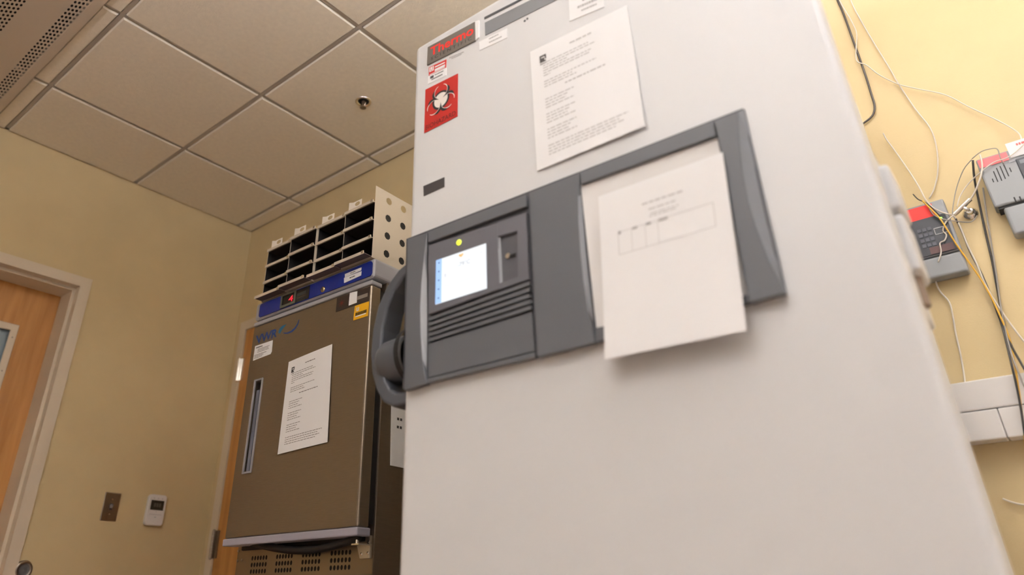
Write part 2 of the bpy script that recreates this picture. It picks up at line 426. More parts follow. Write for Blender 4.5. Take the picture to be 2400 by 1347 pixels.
q = FL.pl([(247, 1153), (282, 1157), (271, 1221), (233, 1219)])
cx = sum(p.x for p in q)/4; cz = sum(p.z for p in q)/4
sw = root('light_switch', 'stainless steel toggle light switch plate left of the thermostat', 'light switch', FL, (cx, 0, cz))
MB().box(cx-.035, cx+.035, -.006, 0, cz-.057, cz+.057).build('plate', mat('bronze_steel_plate', (.42, .36, .30, 1), .32, metal=1), sw, bevel=.003, seg=3)
MB().box(cx-.006, cx+.006, -.0075, -.005, cz-.013, cz+.013).build('toggle_surround', GREYD, sw)
MB().slab([(cx-.004, -.018, cz+.004), (cx+.004, -.018, cz+.004), (cx+.004, -.018, cz+.010), (cx-.004, -.018, cz+.010)], [(cx-.005, -.007, cz-.006), (cx+.005, -.007, cz-.006), (cx+.005, -.007, cz+.006), (cx-.005, -.007, cz+.006)]).build('toggle', GREYL, sw)
for s in (-1, 1): MB().cyl((cx, -.0058, cz+s*.030), (cx, -.0075, cz+s*.030), .0035, .0028, 12).build('screw', CHROME, sw)

q = FL.pl([(349, 1158), (393, 1163), (384, 1231), (335, 1228)], -.018)
cx = sum(p.x for p in q)/4; cz = sum(p.z for p in q)/4
th = root('thermostat', 'white wall thermostat with dark display right of the switch', 'thermostat', FL, (cx, 0, cz))
hw, hh = .043, .063
def rrect(cx, cz, hw, hh, r, bow=0, n=5):
    P = []
    for sx_, sz_, a0 in ((1, 1, 0), (-1, 1, 90), (-1, -1, 180), (1, -1, 270)):
        for k in range(n+1):
            a = rad(a0+90*k/n); P.append(Vector((cx+sx_*(hw-r)+r*math.cos(a), 0, cz+sz_*(hh-r)+r*math.sin(a))))
    for p in P:
        if bow: p.z += bow*(1-((p.x-cx)/hw)**2)*(1 if p.z > cz else -1)
    return P
P = rrect(cx, cz, hw, hh, .012, .004, 6)
MB().plate(P, -.022, 0).build('body', WHITEP, th, bevel=.005, seg=3)
MB().box(cx-.031, cx+.031, -.0228, -.021, cz-.001, cz+.040).build('display', mat('dark_lcd', (.035, .033, .025, 1), .25), th)
mb = MB(); 
for k in range(3): mb.box(cx-.016+k*.012, cx-.007+k*.012, -.0232, -.0227, cz+.012, cz+.028)
mb.build('display_digits', mat('lcd_segments', (.07, .065, .05, 1), .4), th)
for xa, xb, za, zb in [(k-.0018, k+.0018, .046, .050) for k in (-.02, 0, .02)]+[(-.030, .030, -.0205, -.019), (-.004, .004, -.032, -.029), (-.0015, .0015, -.009, -.006)]:
    MB().box(cx+xa, cx+xb, -.0226, -.0215, cz+za, cz+zb).build('button_mark', INK, th)

# ------------------------------------------------------------------ ultra-low freezer
ZT = 1.198+HC; LX0, RX0 = -.912-UZ, -.073-UZ     # left and right edge of its door
fr = root('upright_freezer', 'tall white ultra-low freezer with grey control panel filling the right half', 'freezer', FZ, (0, .35, 0))
MB().box(LX0+.012, RX0-.062, .075, .93, .11, ZT-.004).build('cabinet', CREAM, fr, bevel=.012, seg=3)
MB().box(LX0, RX0, 0, .068, .17, ZT).build('door', CREAM, fr, bevel=.014, seg=4)
MB().box(LX0+.02, RX0-.07, .064, .08, .19, ZT-.02).build('door_gasket', BLACK, fr)
MB().box(LX0+.02, RX0-.07, .03, .9, .10, .165).build('kick_plate', GREYD, fr)
for a in (LX0+.09, RX0-.15):
    for b in (.12, .85):
        mb = MB(); mb.cyl((a-.018, b, .045), (a+.018, b, .045), .045, .045, 20); mb.build('caster', BLACK, fr)
# grey fascia, piece by piece (outlines read from the photograph onto the door face)
fas = MB().plate(FZ.pl([(957, 562), (1744, 258), (1843, 686), (949, 912)]), -.006, .003).build('control_panel', GREYD, fr)
def piece(name, pts, proud, m=GREY, back=-.004, bevel=.0015, parent=fr):
    return MB().plate(FZ.pl(pts, -proud), -proud, back).build(name, m, parent, bevel=bevel)
curveL = [(1001, 545), (994, 600), (988, 660), (985, 720), (986, 780), (990, 840), (999, 899)]
piece('panel_end_strip', [(955, 560)]+curveL+[(947, 915)], .016)
straightL = [(1002, 545), (1001, 600), (1001, 660), (1001, 720), (1001, 780), (1001, 840), (1000, 899)]
mb = MB()
for k in range(6):
    mb.face([FZ.p(*curveL[k], -.016), FZ.p(*straightL[k], -.008), FZ.p(*straightL[k+1], -.008), FZ.p(*curveL[k+1], -.016)])
mb.build('panel_crease', GREYL, fr, recalc=False)  # lighter grey paints the highlight along this slanted edge
piece('panel_top_bar', [(1002, 543), (1232, 456), (1234, 483), (1003, 568)], .013)
# bezel around screen and key recess
piece('screen_bezel', [(1004, 575), (1166, 522), (1171, 677), (1004, 737)], .0135, m=mat('bezel_grey', srgb(98, 99, 106), .5))
piece('bezel_top', [(1166, 521), (1233, 498), (1234, 535), (1167, 553)], .0135, m='bezel_grey' and MATS['bezel_grey'], bevel=0)
piece('bezel_right', [(1212, 541), (1234.5, 534), (1239, 640), (1214, 648)], .0135, m=MATS['bezel_grey'], bevel=0)
piece('bezel_bottom', [(1170, 664), (1239, 639), (1240, 653), (1171, 677)], .0135, m=MATS['bezel_grey'], bevel=0)
kr = piece('key_recess', [(1166, 552), (1213, 539), (1215, 650), (1170, 666)], .0072, m=mat('recess_grey', srgb(84, 85, 91), .5), bevel=0)
mb = MB(); mb.face([FZ.p(1166, 556, -.0136), FZ.p(1174, 556, -.0075), FZ.p(1178, 660, -.0075), FZ.p(1171, 665, -.0136)])
mb.build('recess_bevel', GREYL, kr, recalc=False)  # light grey strip paints the highlight on the recess wall
c = FZ.p(1192, 600, -.0072)
MB().cyl(c, c+Vector((0, -.003, 0)), .0055, .005, 16).build('key_lock', CHROME, kr)
MB().plate(FZ.pl([(1194, 597), (1207, 593), (1207, 599), (1194, 602)], -.0105), -.0105, -.007).build('key_slot', BLACK, kr)
# screen
scq = FZ.pl([(1022, 610), (1138, 570), (1140, 675), (1020, 713)], -.0150)
scr = MB().plate(scq, -.0146, -.012).build('screen', mat('lit_screen', (.90, .95, 1.0, 1), .3, emit=.64), fr)
mb = MB(); rects(mb, scq, [(0, .125, 0, 1)], -.0001); mb.build('screen_sidebar', mat('lit_sidebar', srgb(165, 200, 252), .3, emit=.66), scr, recalc=False)
mb = MB()
for k in range(5): rects(mb, scq, [(.05, .08, .07+.2*k, .10+.2*k)], -.0003)
mb.build('screen_icons', mat('screen_icon_blue', srgb(70, 90, 130), .4), scr, recalc=False)
hb = subq(scq, .47, .57, .045, .13)
hp = [(.5, 1), (.05, .5), (0, .25), (.12, .02), (.35, .02), (.5, .2), (.65, .02), (.88, .02), (1, .25), (.95, .5)]
mb = MB(); mb.face([bil(hb, a, b)+Vector((0, -.0003, 0)) for a, b in hp]); mb.build('heart_icon', mat('icon_orange', srgb(235, 190, 120), .4, emit=.6), scr, recalc=False)
lettering('-79\u00b0C', subq(scq, .45, .70, .23, .33), mat('screen_text', srgb(160, 160, 166), .4, emit=.62), scr, -.0003, 'screen_reading')
mb = MB(); rects(mb, scq, [(.20, .94, .66, .675), (.20, .21, .42, .66), (.18, .22, .38, .46), (.90, .93, .15, .19)], -.0003); mb.build('screen_lines', mat('screen_line', srgb(215, 218, 226), .4, emit=.64), scr, recalc=False)
c = FZ.p(1076, 568, -.0136)
MB().lathe(c, (0, -1, 0), [(.0060, 0), (.0056, .0015), (.004, .0028), (.0004, .0034)], 20).build('status_light', mat('lit_yellow_green', (.82, .95, .05, 1), .4, emit=1.0), fr, smooth=True)
# louvres and lower cover
for k in range(5):
    y0 = 741+k*12.2; y1 = 655.5+k*14.2
    piece('louvre', [(1004, y0+4), (1240+k*.8, y1+4), (1241+k*.8, y1+12), (1004, y0+10.4)], .0135, bevel=0)
piece('lower_cover', [(1003, 806), (1245, 731), (1253, 823), (1003, 885)], .0115)
piece('panel_bottom_bar', [(1001, 887), (1253, 825), (1254, 837), (1000, 897)], .014, bevel=.001)
# middle block with slanted inner edge
cr = [(1358, 405), (1355, 460), (1356, 516), (1360, 585), (1367, 654), (1378, 725), (1393, 797)]
sr = [(1361, 405), (1362, 432), (1369, 510), (1375, 580), (1383, 654), (1391, 725), (1396, 797)]
piece('panel_middle', [(1240, 451)]+cr+[(1393, 803), (1258, 837)], .016)
mb = MB()
for k in range(6): mb.face([FZ.p(*cr[k], -.016), FZ.p(*sr[k], -.004), FZ.p(*sr[k+1], -.004), FZ.p(*cr[k+1], -.016)])
mb.build('panel_crease', GREYL, fr, recalc=False)  # highlight of the slanted inner edge put in as lighter grey
piece('window_top_bar', [(1359, 404), (1671, 283), (1678, 318), (1361, 432)], .014)
piece('window_bottom_bar', [(1397, 767), (1752, 690), (1757, 709), (1394, 802)], .014)
piece('window_insert', [(1361, 433), (1680, 318), (1752, 690), (1398, 768)], .0075, m=mat('white_insert_card', (.80, .79, .78, 1), .6), bevel=0)
wc = [(1730, 262), (1733, 330), (1740, 400), (1754, 470), (1775, 540), (1803, 612), (1841, 686)]
wo = [(1745, 255), (1761, 325), (1778, 397), (1794, 467), (1811, 540), (1828, 612), (1845, 688)]
piece('panel_wing', [(1674, 283)]+wc+[(1758, 709), (1752, 690), (1683, 330)], .016)
mb = MB()
for k in range(6): mb.face([FZ.p(*wc[k], -.016), FZ.p(*wo[k], -.003), FZ.p(*wo[k+1], -.003), FZ.p(*wc[k+1], -.016)])
mb.face([FZ.p(1730, 262, -.016), FZ.p(1745, 255, -.003), FZ.p(1745, 255, .002), FZ.p(1730, 262, .002)])
mb.build('panel_wing_facet', mat('wing_lit_grey', srgb(112, 115, 120), .5), fr, recalc=False)  # slanted facet coloured lighter, as light would make it
# upper vent strip and line
piece('vent_band', [(1136, 53), (1420, -88), (1427, -62), (1137, 83)], .0012, m=mat('vent_grey', srgb(120, 122, 126), .5), back=.002, bevel=0)
piece('vent_line', [(1135, 40), (1400, -95), (1400, -91), (1135, 45)], .0012, m=GREYD, back=.002, bevel=0)
# handle on the left side
hpth = [(-.906, .614), (-.935, .603), (-.964, .577), (-.985, .540), (-.996, .495), (-.998, .450), (-.992, .410), (-.979, .378), (-.962, .354), (-.940, .342), (-.906, .340)]
HP = [(a-UZ, b+HC) for a, b in hpth]
vs = []; fs = []
fine = []
for i in range(len(HP)-1):
    for k in range(3): fine.append((HP[i][0]+(HP[i+1][0]-HP[i][0])*k/3, HP[i][1]+(HP[i+1][1]-HP[i][1])*k/3))
fine.append(HP[-1])
for i, (a, b) in enumerate(fine):
    t = Vector((fine[min(i+1, len(fine)-1)][0]-fine[max(i-1, 0)][0], fine[min(i+1, len(fine)-1)][1]-fine[max(i-1, 0)][1])).normalized()
    n = Vector((t.y, -t.x)); k = i/(len(fine)-1); hwid = .0125+.003*math.sin(math.pi*k); v0 = .004; v1 = .055
    for s_, v in ((hwid, v0+.004), (hwid-.004, v0), (-hwid+.004, v0), (-hwid, v0+.004), (-hwid, v1), (hwid, v1)):
        vs.append((a+n.x*s_, v, b+n.y*s_))
m_ = len(fine)
for i in range(m_-1): fs += [(i*6+k, i*6+(k+1) % 6, (i+1)*6+(k+1) % 6, (i+1)*6+k) for k in range(6)]
fs += [tuple(range(6)), tuple(range((m_-1)*6, m_*6))]
hd = MB().add(vs, fs).build('handle', HGREY, fr, bevel=.002)
MB().lathe((LX0-.082, .032, .427+HC), (1, 0, 0), [(.001, -.002), (.026, 0), (.038, .006), (.044, .018), (.046, .060), (.045, .083)], 36).build('handle_hub', HGREY, hd, smooth=True)
MB().lathe((LX0-.006, .032, .427+HC), (1, 0, 0), [(.057, 0), (.057, .012)], 36).build('hub_collar', BLACK, hd)
# hinge on the right side
hx1 = -.066-UZ
mb = MB(); mb.box(RX0-.07, hx1-.012, .078, .20, .335+HC, .60+HC); mb.build('hinge_plate', CREAM, fr, bevel=.004)
mb = MB(); mb.box(RX0-.06, hx1+.003, .105, .185, .486+HC, .560+HC); mb.build('hinge_knuckle', CREAM, fr, bevel=.006)
mb = MB(); mb.box(RX0-.06, hx1+.001, .105, .185, .392+HC, .478+HC); mb.build('hinge_knuckle', CREAM, fr, bevel=.006)
mb = MB(); mb.cyl((hx1-.022, .14, .352+HC), (hx1-.022, .14, .395+HC), .018, .018, 18); mb.build('hinge_pin_or_shade', mat('hinge_shade_brown', (.28, .21, .16, 1), .5), fr)  # brown cylinder added as the shadow below the hinge

# stickers and badge on the door
bq = FZ.pl([(1002, 110), (1113, 50), (1114, 95), (1000, 153)], -.003)
bd = MB().plate(bq, -.003, .001).build('brand_badge', mat('pewter_badge', (.19, .175, .155, 1), .4, metal=.5), fr, bevel=.0012)
lettering('Thermo', subq(bq, .07, .97, .15, .62), mat('badge_red', srgb(238, 45, 34), .5), bd, -.0004, 'brand_lettering', .022)
lettering('S C I E N T I F I C', subq(bq, .09, .93, .70, .86), mat('badge_dark', srgb(38, 33, 30), .5), bd, -.0004, 'brand_lettering')
bar = MB().plate(FZ.pl([(1113.5, 50), (1122, 47), (1122, 87), (1114.5, 94)], -.003), -.003, .001).build('badge_white_end', mat('bright_white', (.9, .9, .9, 1), .4), bd)
q = FZ.pl([(1053, 134), (1087, 120), (1087, 126), (1053, 141)], -.0006)
bars(MB(), q, [(0, 1, 0, .5), (.15, .85, .6, .35)], 0).build('model_marking', INK, fr, recalc=False)
q = FZ.pl([(1005, 158), (1046, 139), (1045, 158), (1005, 178)], -.0010)
st = MB().plate(q, -.0010, .0005).build('red_tag_sticker', mat('sticker_red', srgb(205, 45, 40), .5), fr)
mb = MB(); rects(mb, q, [(.04, .30, .10, .62), (.36, .95, .55, .85), (.05, .95, .90, .98), (.36, .93, .24, .40)], -.0004); mb.build('sticker_white_fields', PAPER, st, recalc=False)
lettering('U', subq(q, .10, .25, .16, .56), RED, st, -.0008, 'tag_letter')
q = FZ.pl([(1003, 179), (1046, 158), (1046, 176), (1003, 197)], -.0009)
st = MB().plate(q, -.0009, .0005).build('white_sticker', PAPER, fr)
mb = MB(); rects(mb, q, [(.13, .32, .18, .52)], -.0004); bars(mb, q, [(.38, .85, .22, .12), (.2, .8, .60, .14)], -.0004); mb.build('sticker_print', INKD, st, recalc=False)
# biohazard sign
q = FZ.pl([(997, 210), (1073, 172), (1072, 272), (994, 312)], -.0012)
bio = MB().plate(q, -.0012, .0005).build('biohazard_sign', RED, fr)
bq2 = subq(q, .04, .96, .06, .80)
def bp(x, y, dv):                          # unit coordinates -1..1, y up
    return bil(bq2, .5+.5*x, .5-.5*y)+Vector((0, dv, 0))
INKB = mat('sign_black', (.012, .012, .014, 1), .5); SIGNW = mat('sign_white', (.82, .78, .72, 1), .6)
def arcband(mb, ang, a0, a1, fin, fout, dv, c=.53, rr=.425, N=22):   # band beside one of the three open circles
    d = Vector((math.cos(ang), math.sin(ang))); p = Vector((-d.y, d.x)); prev = None
    for k in range(N+1):
        a = a0+(a1-a0)*k/N; o_ = -d*math.cos(a)+p*math.sin(a)
        cur = (d*c+o_*(rr+fin(k/N)), d*c+o_*(rr+fout(k/N)))
        if prev: mb.face([bp(v.x, v.y, dv) for v in (prev[0], cur[0], cur[1], prev[1])])
        prev = cur
def ring(mb, r0, r1, dv, n=40):
    mb.add([bp(r*math.cos(2*math.pi*i/n), r*math.sin(2*math.pi*i/n), dv) for r in (r0, r1) for i in range(n)], [(i, (i+1) % n, n+(i+1) % n, n+i) for i in range(n)])
mb = MB(); ring(mb, .44, .565, -.0003); mb.build('symbol_ring', INKB, bio, recalc=False)
mb = MB(); mb.face([bp(.445*math.cos(2*math.pi*i/32), .445*math.sin(2*math.pi*i/32), -.0004) for i in range(32)]); mb.build('symbol_centre', SIGNW, bio, recalc=False)
for k in range(3):
    for s_ in (-1, 1):
        mb = MB(); arcband(mb, rad(90+120*k), s_*rad(38), s_*rad(128), lambda t: 0, lambda t: .012+.15*max(0, math.sin(math.pi*t))**1.3, -.0006)
        mb.build('symbol_horn', INKB, bio, recalc=False)
    for s_ in (-1, 1):
        mb = MB(); arcband(mb, rad(90+120*k), s_*rad(52), s_*rad(156), lambda t: -.012, lambda t: .012+.022*max(0, math.sin(math.pi*(t-.45)/.55)) if t > .45 else .012, -.0008)
        mb.build('symbol_outline', SIGNW, bio, recalc=False)
for k in range(3):
    a = rad(30+120*k); d = Vector((math.cos(a), math.sin(a))); p = Vector((-d.y, d.x))
    mb = MB(); mb.face([bp(v.x, v.y, -.0007) for v in (d*.14, d*.40-p*.045, d*.62-p*.10, d*.62+p*.10, d*.40+p*.045)]); mb.build('symbol_spike', INKB, bio, recalc=False)
lettering('BIOHAZARD', subq(q, .05, .95, .85, .955), mat('sign_dark_red', srgb(70, 10, 9), .5), bio, -.0004)
piece('black_label', [(992, 436), (1041, 415), (1041, 437), (993, 459)], .0012, m=mat('label_black', srgb(58, 55, 56), .5), back=.0005, bevel=0)
q = FZ.pl([(1123, 98), (1188, 66), (1189, 88), (1124, 118)], -.0009)
st = MB().plate(q, -.0009, .0005).build('pale_sticker', PAPER, fr)
bars(MB(), q, [(.36, .70, .16, .14), (.36, .82, .56, .14)], -.0004).build('sticker_print', INK, st, recalc=False)
for px, py in ((1230, 49), (1236, 44)):
    c = FZ.p(px, py); MB().cyl(c+Vector((0, .001, 0)), c+Vector((0, -.0008, 0)), .0026, .0026, 12).build('screw_hole', GREYD, fr)

# ------------------------------------------------------------------ loose sheets
def sheet(name, frame, px, v, label, curl, marks, ink=INK, group=None, extra=None):
    q = frame.pl(px, -v); org = (q[2]+q[3])/2
    r = root(name, label, 'paper', frame, org, group)
    NS, NT = 8, 10; mb = MB()
    def pt(s, t, o=0): 
        p = bil(q, s, t).copy(); p.y -= curl(s, t)+o; return p
    g0 = [pt(i/NS, j/NT, .0004) for j in range(NT+1) for i in range(NS+1)]; g1 = [pt(i/NS, j/NT, 0) for j in range(NT+1) for i in range(NS+1)]
    W = NS+1; n = len(g0); fs = []
    for j in range(NT):
        for i in range(NS):
            a = j*W+i; fs += [(a, a+1, a+W+1, a+W), (n+a, n+a+W, n+a+W+1, n+a+1)]
    edge = [i for i in range(W)] + [j*W+NS for j in range(1, NT+1)] + [NT*W+i for i in range(NS-1, -1, -1)] + [j*W for j in range(NT-1, 0, -1)]
    for k in range(len(edge)): a, b = edge[k], edge[(k+1) % len(edge)]; fs.append((a, b, n+b, n+a))
    mb.add(g0+g1, fs); mb.build('sheet', PAPER, r, smooth=False)
    mb = MB()
    for s0, s1, t, h in marks:
        s = s0
        while s < s1-1e-4:
            e = min(s1, s+random.uniform(.02, .06)); mb.face([pt(s, t, .0009), pt(e, t, .0009), pt(e, t+h, .0009), pt(s, t+h, .0009)]); s = e+.010
    if mb.f: mb.build('printed_text', ink, r, recalc=False)
    if extra:
        for nm, L_, m in extra:
            mb = MB()
            for s0, s1, t0, t1 in L_: mb.face([pt(s0, t0, .0011), pt(s1, t0, .0011), pt(s1, t1, .0011), pt(s0, t1, .0011)])
            mb.build(nm, m, r, recalc=False)
    return r
def letter_marks(h=.010):
    L_ = [(.42, .64, .085, h*1.2)]
    t = .155
    for s1 in (.60, .66, .38, .62, .60, .20): L_.append((.13, s1, t, h*.7)); t += .022
    t += .03
    for s1 in (.66, .42, .46): L_.append((.13, s1, t, h*.7)); t += .022
    L_.append((.34, .74, t+.018, h)); t += .085
    for g in range(3):
        for s1 in (.42, .36, .34, .42): L_.append((.13, s1, t, h*.7)); t += .0235
        t += .030
    t += .005
    for s1 in (.88, .80, .84, .76): L_.append((.13, s1, t, h*.7)); t += .0225
    return L_
logo = [('printed_logo', [(.10, .115, .085, .145), (.10, .17, .085, .10), (.155, .17, .085, .125), (.115, .15, .11, .135), (.10, .165, .135, .147)], INKD), ('logo_caption', [(.10, .17, .158, .165)], INK)]
sheet('printed_notice', FZ, [(1243, 122), (1470, 12), (1516, 298), (1260, 402)], .0012,
      'white printed notice sheet on the freezer door above the grey panel', lambda s, t: .004*(t**2)*(.3+s)+.0005, letter_marks(), ink=mat('washed_out_ink', (.52, .52, .52, 1), .9), extra=logo)
sheet('blank_form', FZ, [(1404, 462), (1695, 358), (1755, 778), (1424, 845)], .0205,
      'tilted white form sheet with a printed table covering the freezer window', lambda s, t: .010*(1-t)*.2+.008*t*t,
      [(.36, .68, .145, .010), (.41, .62, .19, .008), (.42, .64, .222, .006), (.41, .62, .236, .006)], ink=mat('blurred_ink', (.60, .60, .60, 1), .9),
      extra=[('printed_table', [(.15, .89, .275, .278), (.15, .89, .415, .418), (.15, .154, .275, .418), (.886, .89, .275, .418), (.26, .263, .275, .418), (.37, .373, .275, .418), (.47, .473, .275, .418)], INKP),
             ('table_headings', [(.155, .175, .27, .29), (.27, .31, .272, .287), (.38, .42, .272, .287), (.48, .55, .272, .287)], INK)])
q = FZ.pl([(1333, -2), (1413, -38), (1416, 16), (1335, 50)], -.001)
cd = root('white_card', 'small white printed card at the top of the freezer door', 'card', FZ, (q[2]+q[3])/2)
MB().plate(q, -.0012, -.0004).build('card_stock', PAPER, cd)
bars(MB(), q, [(.4, .75, .25, .12), (.25, .85, .50, .10), (.36, .80, .72, .07)], -.0006).build('printed_text', INK, cd, recalc=False)
# ------------------------------------------------------------------ stainless refrigerator (upper unit of a stack)
def U(u): return u-UV
vl, vr = U(-1.957), U(-1.387)
ZB = .062+HC                           # underside of the upper unit
fg = root('undercounter_refrigerator', 'stainless steel laboratory refrigerator with blue control strip, upper of the stack', 'refrigerator', FV, (0, .3, ZB))
MB().box(vl, vr, .062, .63, ZB, .845+HC).build('cabinet', STEEL, fg, bevel=.002)
dl, dr = U(-1.944), U(-1.385); dz0, dz1 = .168+HC, .818+HC
slot = FV.pl([(601, 893), (617, 888), (594, 1104), (569, 1109)])
hx0, hx1_, hz0, hz1 = slot[0].x-.004, slot[0].x+.030, slot[2].z+.002, slot[0].z
slab_hole(dl, dr, dz0, dz1, hx0, hx1_, hz0, hz1, 0, .040).build('door', STEEL, fg, bevel=.006, seg=3)
hs = slab_hole(hx0-.005, hx1_+.005, hz0-.005, hz1+.005, hx0, hx1_, hz0, hz1, -.0025, .002).build('handle_rim', SILV, fg)
MB().box(hx0, hx1_, .024, .036, hz0, hz1).build('handle_recess', PIT, fg)
MB().box(hx0+.008, hx0+.022, .003, .024, hz0, hz1-.03).build('handle_bar', mat('blue_grey_pull', srgb(105, 110, 125), .4), fg)
MB().box(dl+.008, dr-.008, .040, .062, dz0+.01, dz1-.005).build('door_gasket', BLACK, fg)
MB().box(dl-.004, dr+.003, -.004, .042, .148+HC, .1675+HC).build('door_bottom_trim', LAV, fg, bevel=.003)
MB().box(dl-.002, dr+.002, -.003, .040, .8185+HC, .832+HC).build('door_top_trim', SILV, fg, bevel=.003)
# control head
hz_0, hz_1 = .842+HC, .906+HC
MB().box(vl, vr+.004, .004, .63, hz_0, hz_1).build('control_head', SILV, fg, bevel=.010, seg=3)
b0, b1 = .849+HC, .897+HC
MB().plate(rrect((dl+.012+dr-.006)/2, (b0+b1)/2, (dr-.006-dl-.012)/2, (b1-b0)/2, .010), .0015, .006).build('blue_fascia', BLUE, fg)
dk = FV.pl([(655, 735), (722, 708)])
MB().box(dk[0].x, dk[1].x, .0003, .003, b0+.002, b1-.002).build('display_panel', mat('black_gloss', (.01, .01, .012, 1), .25), fg)
d0 = FV.p(656, 730).x; d1 = FV.p(690, 720).x
slab_hole(d0, d1, b0+.002, b1-.001, d0+.006, d1-.005, b0+.009, b1-.006, -.003, .001).build('display_frame', mat('olive_grey', srgb(95, 98, 85), .5), fg)
dq = [Vector((a, -.0004, b)) for a, b in ((d0+.040, b0+.034), (d1-.012, b0+.034), (d1-.012, b0+.014), (d0+.040, b0+.014))]
lettering('4', dq, mat('lit_red', (1, .02, .04, 1), .4, emit=1.0), fg, -.0006, 'display_digit')
mb = MB(); x_ = d1+.006
for k, (a, b) in enumerate(((.5, .75), (.22, .30), (.05, .12))): mb.box(x_, x_+.045, -.0002, .0004, b0+.044*a, b0+.044*b)
mb.build('display_markings', mat('dim_marking', srgb(45, 47, 44), .6), fg)
c = FV.p(757, 678); c.y = .0015
MB().lathe(c, (0, -1, 0), [(.0095, 0), (.0095, .003), (.007, .0045), (.0005, .0045)], 20).build('key_lock', mat('brass', (.75, .62, .38, 1), .25, metal=1), fg, smooth=True)
MB().box(c.x-.0012, c.x+.0012, -.0040, -.0028, c.z-.005, c.z+.005).build('key_slot', BLACK, fg)
for pq in ([(808, 642), (847, 626), (846, 633), (808, 650)], [(806, 651), (847, 635), (846, 645), (806, 663)]):
    q = FV.pl(pq, -.0002); o = MB().plate(q, 0, .002).build('white_label', PAPER, fg)
    bars(MB(), q, [(.35, .65, .40, .25)], -.0006).build('label_print', INKD, o, recalc=False)
# logo
NAVY = mat('logo_blue', srgb(20, 62, 130), .4); TEAL = mat('logo_teal', srgb(20, 105, 150), .4)
lettering('VWR', FV.pl([(600, 787), (652, 768), (648, 789), (600, 807)], -.0006), NAVY, fg, 0, 'brand_lettering', .025)
mb = MB()
L1 = [(672, 759), (662, 763), (655, 770), (652, 779), (656, 782), (661, 773)]
mb.face(FV.pl(L1, -.0006)); mb.build('logo_leaf', TEAL, fg, recalc=False)
top = [(662, 779), (672, 779), (682, 775), (690, 768), (696, 759), (700, 749)]; bot = [(667, 782), (675, 782), (685, 778), (693, 770), (699, 760), (702, 748)]
mb = MB()
for k in range(5): mb.face(FV.pl([top[k], top[k+1], bot[k+1], bot[k]], -.0006))
mb.build('logo_swoosh', NAVY, fg, recalc=False)
q = FV.pl([(598, 811), (639, 797), (637, 829), (593, 845)], -.0008)
o = MB().plate([q[0], q[1], bil(q, .99, .82), bil(q, .93, .97), q[3]], -.0010, .001).build('instruction_sticker', PAPER, fg)
bars(MB(), q, [(.08, .45, .12, .09), (.2, .85, .30, .04), (.2, .8, .40, .04), (.2, .82, .50, .04), (.05, .7, .66, .04), (.05, .55, .76, .04), (.05, .5, .86, .04)], -.0006).build('sticker_print', INKD, o, recalc=False)
q = FV.pl([(790, 698), (867, 671), (864, 704), (787, 731)], -.0008)
o = MB().plate(q, -.0010, .001).build('asset_label', mat('maroon_black', srgb(48, 38, 36), .4), fg)
mb = MB()
for k in range(8):
    a = 2*math.pi*k/8; d = Vector((.06*math.cos(a), .16*math.sin(a))); p = Vector((-.012*math.sin(a), .03*math.cos(a)))
    cc = Vector((.17, .5)); mb.face([bil(q, cc.x+p.x, cc.y+p.y)+Vector((0, -.0006, 0)), bil(q, cc.x+d.x*2, cc.y+d.y*2)+Vector((0, -.0006, 0)), bil(q, cc.x-p.x, cc.y-p.y)+Vector((0, -.0006, 0))])
mb.build('label_star', mat('dim_red', srgb(110, 35, 32), .5), o, recalc=False)
rects(MB(), q, [(.64, .96, .42, .68)], -.0006).build('label_field', mat('pewter_print', srgb(140, 132, 122), .5), o, recalc=False)
q = FV.pl([(820, 686), (837.5, 682), (836, 709), (817, 716)], -.0016)
o = MB().plate(q, -.0018, .0).build('white_tag', PAPER, fg)
q = FV.pl([(832, 717), (865, 706), (862, 740), (828, 751)], -.0008)
o = MB().plate(q, -.0012, .001).build('yellow_sticker', YEL, fg)
mb = MB(); x_ = .12
while x_ < .86: w_ = random.uniform(.02, .05); rects(mb, q, [(x_, x_+w_, .52, .74)], -.0008); x_ += w_+random.uniform(.008, .018)
mb.build('bar_code', INKB, o, recalc=False)
rects(MB(), q, [(.12, .86, .75, .82), (.16, .21, .16, .36), (.28, .33, .16, .36), (.16, .33, .36, .42)], -.0008).build('sticker_white_print', PAPER, o, recalc=False)
# base plate with vents (front face of the cabinet below the door)
kz0, kz1 = ZB+.004, .150+HC; KV = .060
FK = Frame(1.0, 1.29+KV, UV)
grp = [((587, 1313), (626, 1340)), ((645, 1308), (686, 1337)), ((706, 1302), (752, 1334)), ((773, 1295), (824, 1331))]
G = []
for (xa, ya), (xb, yb) in grp:
    A = FK.p(xa, (ya+yb)/2); B = FK.p(xb, (ya+yb)/2); G.append((A.x, B.x))
gz0, gz1 = ZB+.0115, ZB+.0635
mb = MB(); fk = lambda a, b: (a, KV-.001, b)
xx = vl
for a, b in G:
    mb.face([fk(xx, kz0), fk(a, kz0), fk(a, kz1), fk(xx, kz1)])
    mb.face([fk(a, kz0), fk(b, kz0), fk(b, gz0), fk(a, gz0)]); mb.face([fk(a, gz1), fk(b, gz1), fk(b, kz1), fk(a, kz1)])
    for i in range(6):
        for j in range(3):
            cell_hole(mb, fk, a+(b-a)*i/6, a+(b-a)*(i+1)/6, gz0+(gz1-gz0)*j/3, gz0+(gz1-gz0)*(j+1)/3, (b-a)/6*.36, (gz1-gz0)/3*.36)
    xx = b
mb.face([fk(xx, kz0), fk(vr, kz0), fk(vr, kz1), fk(xx, kz1)])
mb.build('vent_plate', mat('satin_stainless', (.27, .21, .145, 1), .36, metal=.85), fg, recalc=False)
MB().box(vl+.01, vr-.01, KV+.0005, KV+.0018, kz0+.004, kz1-.004).build('vent_backing', PIT, fg)
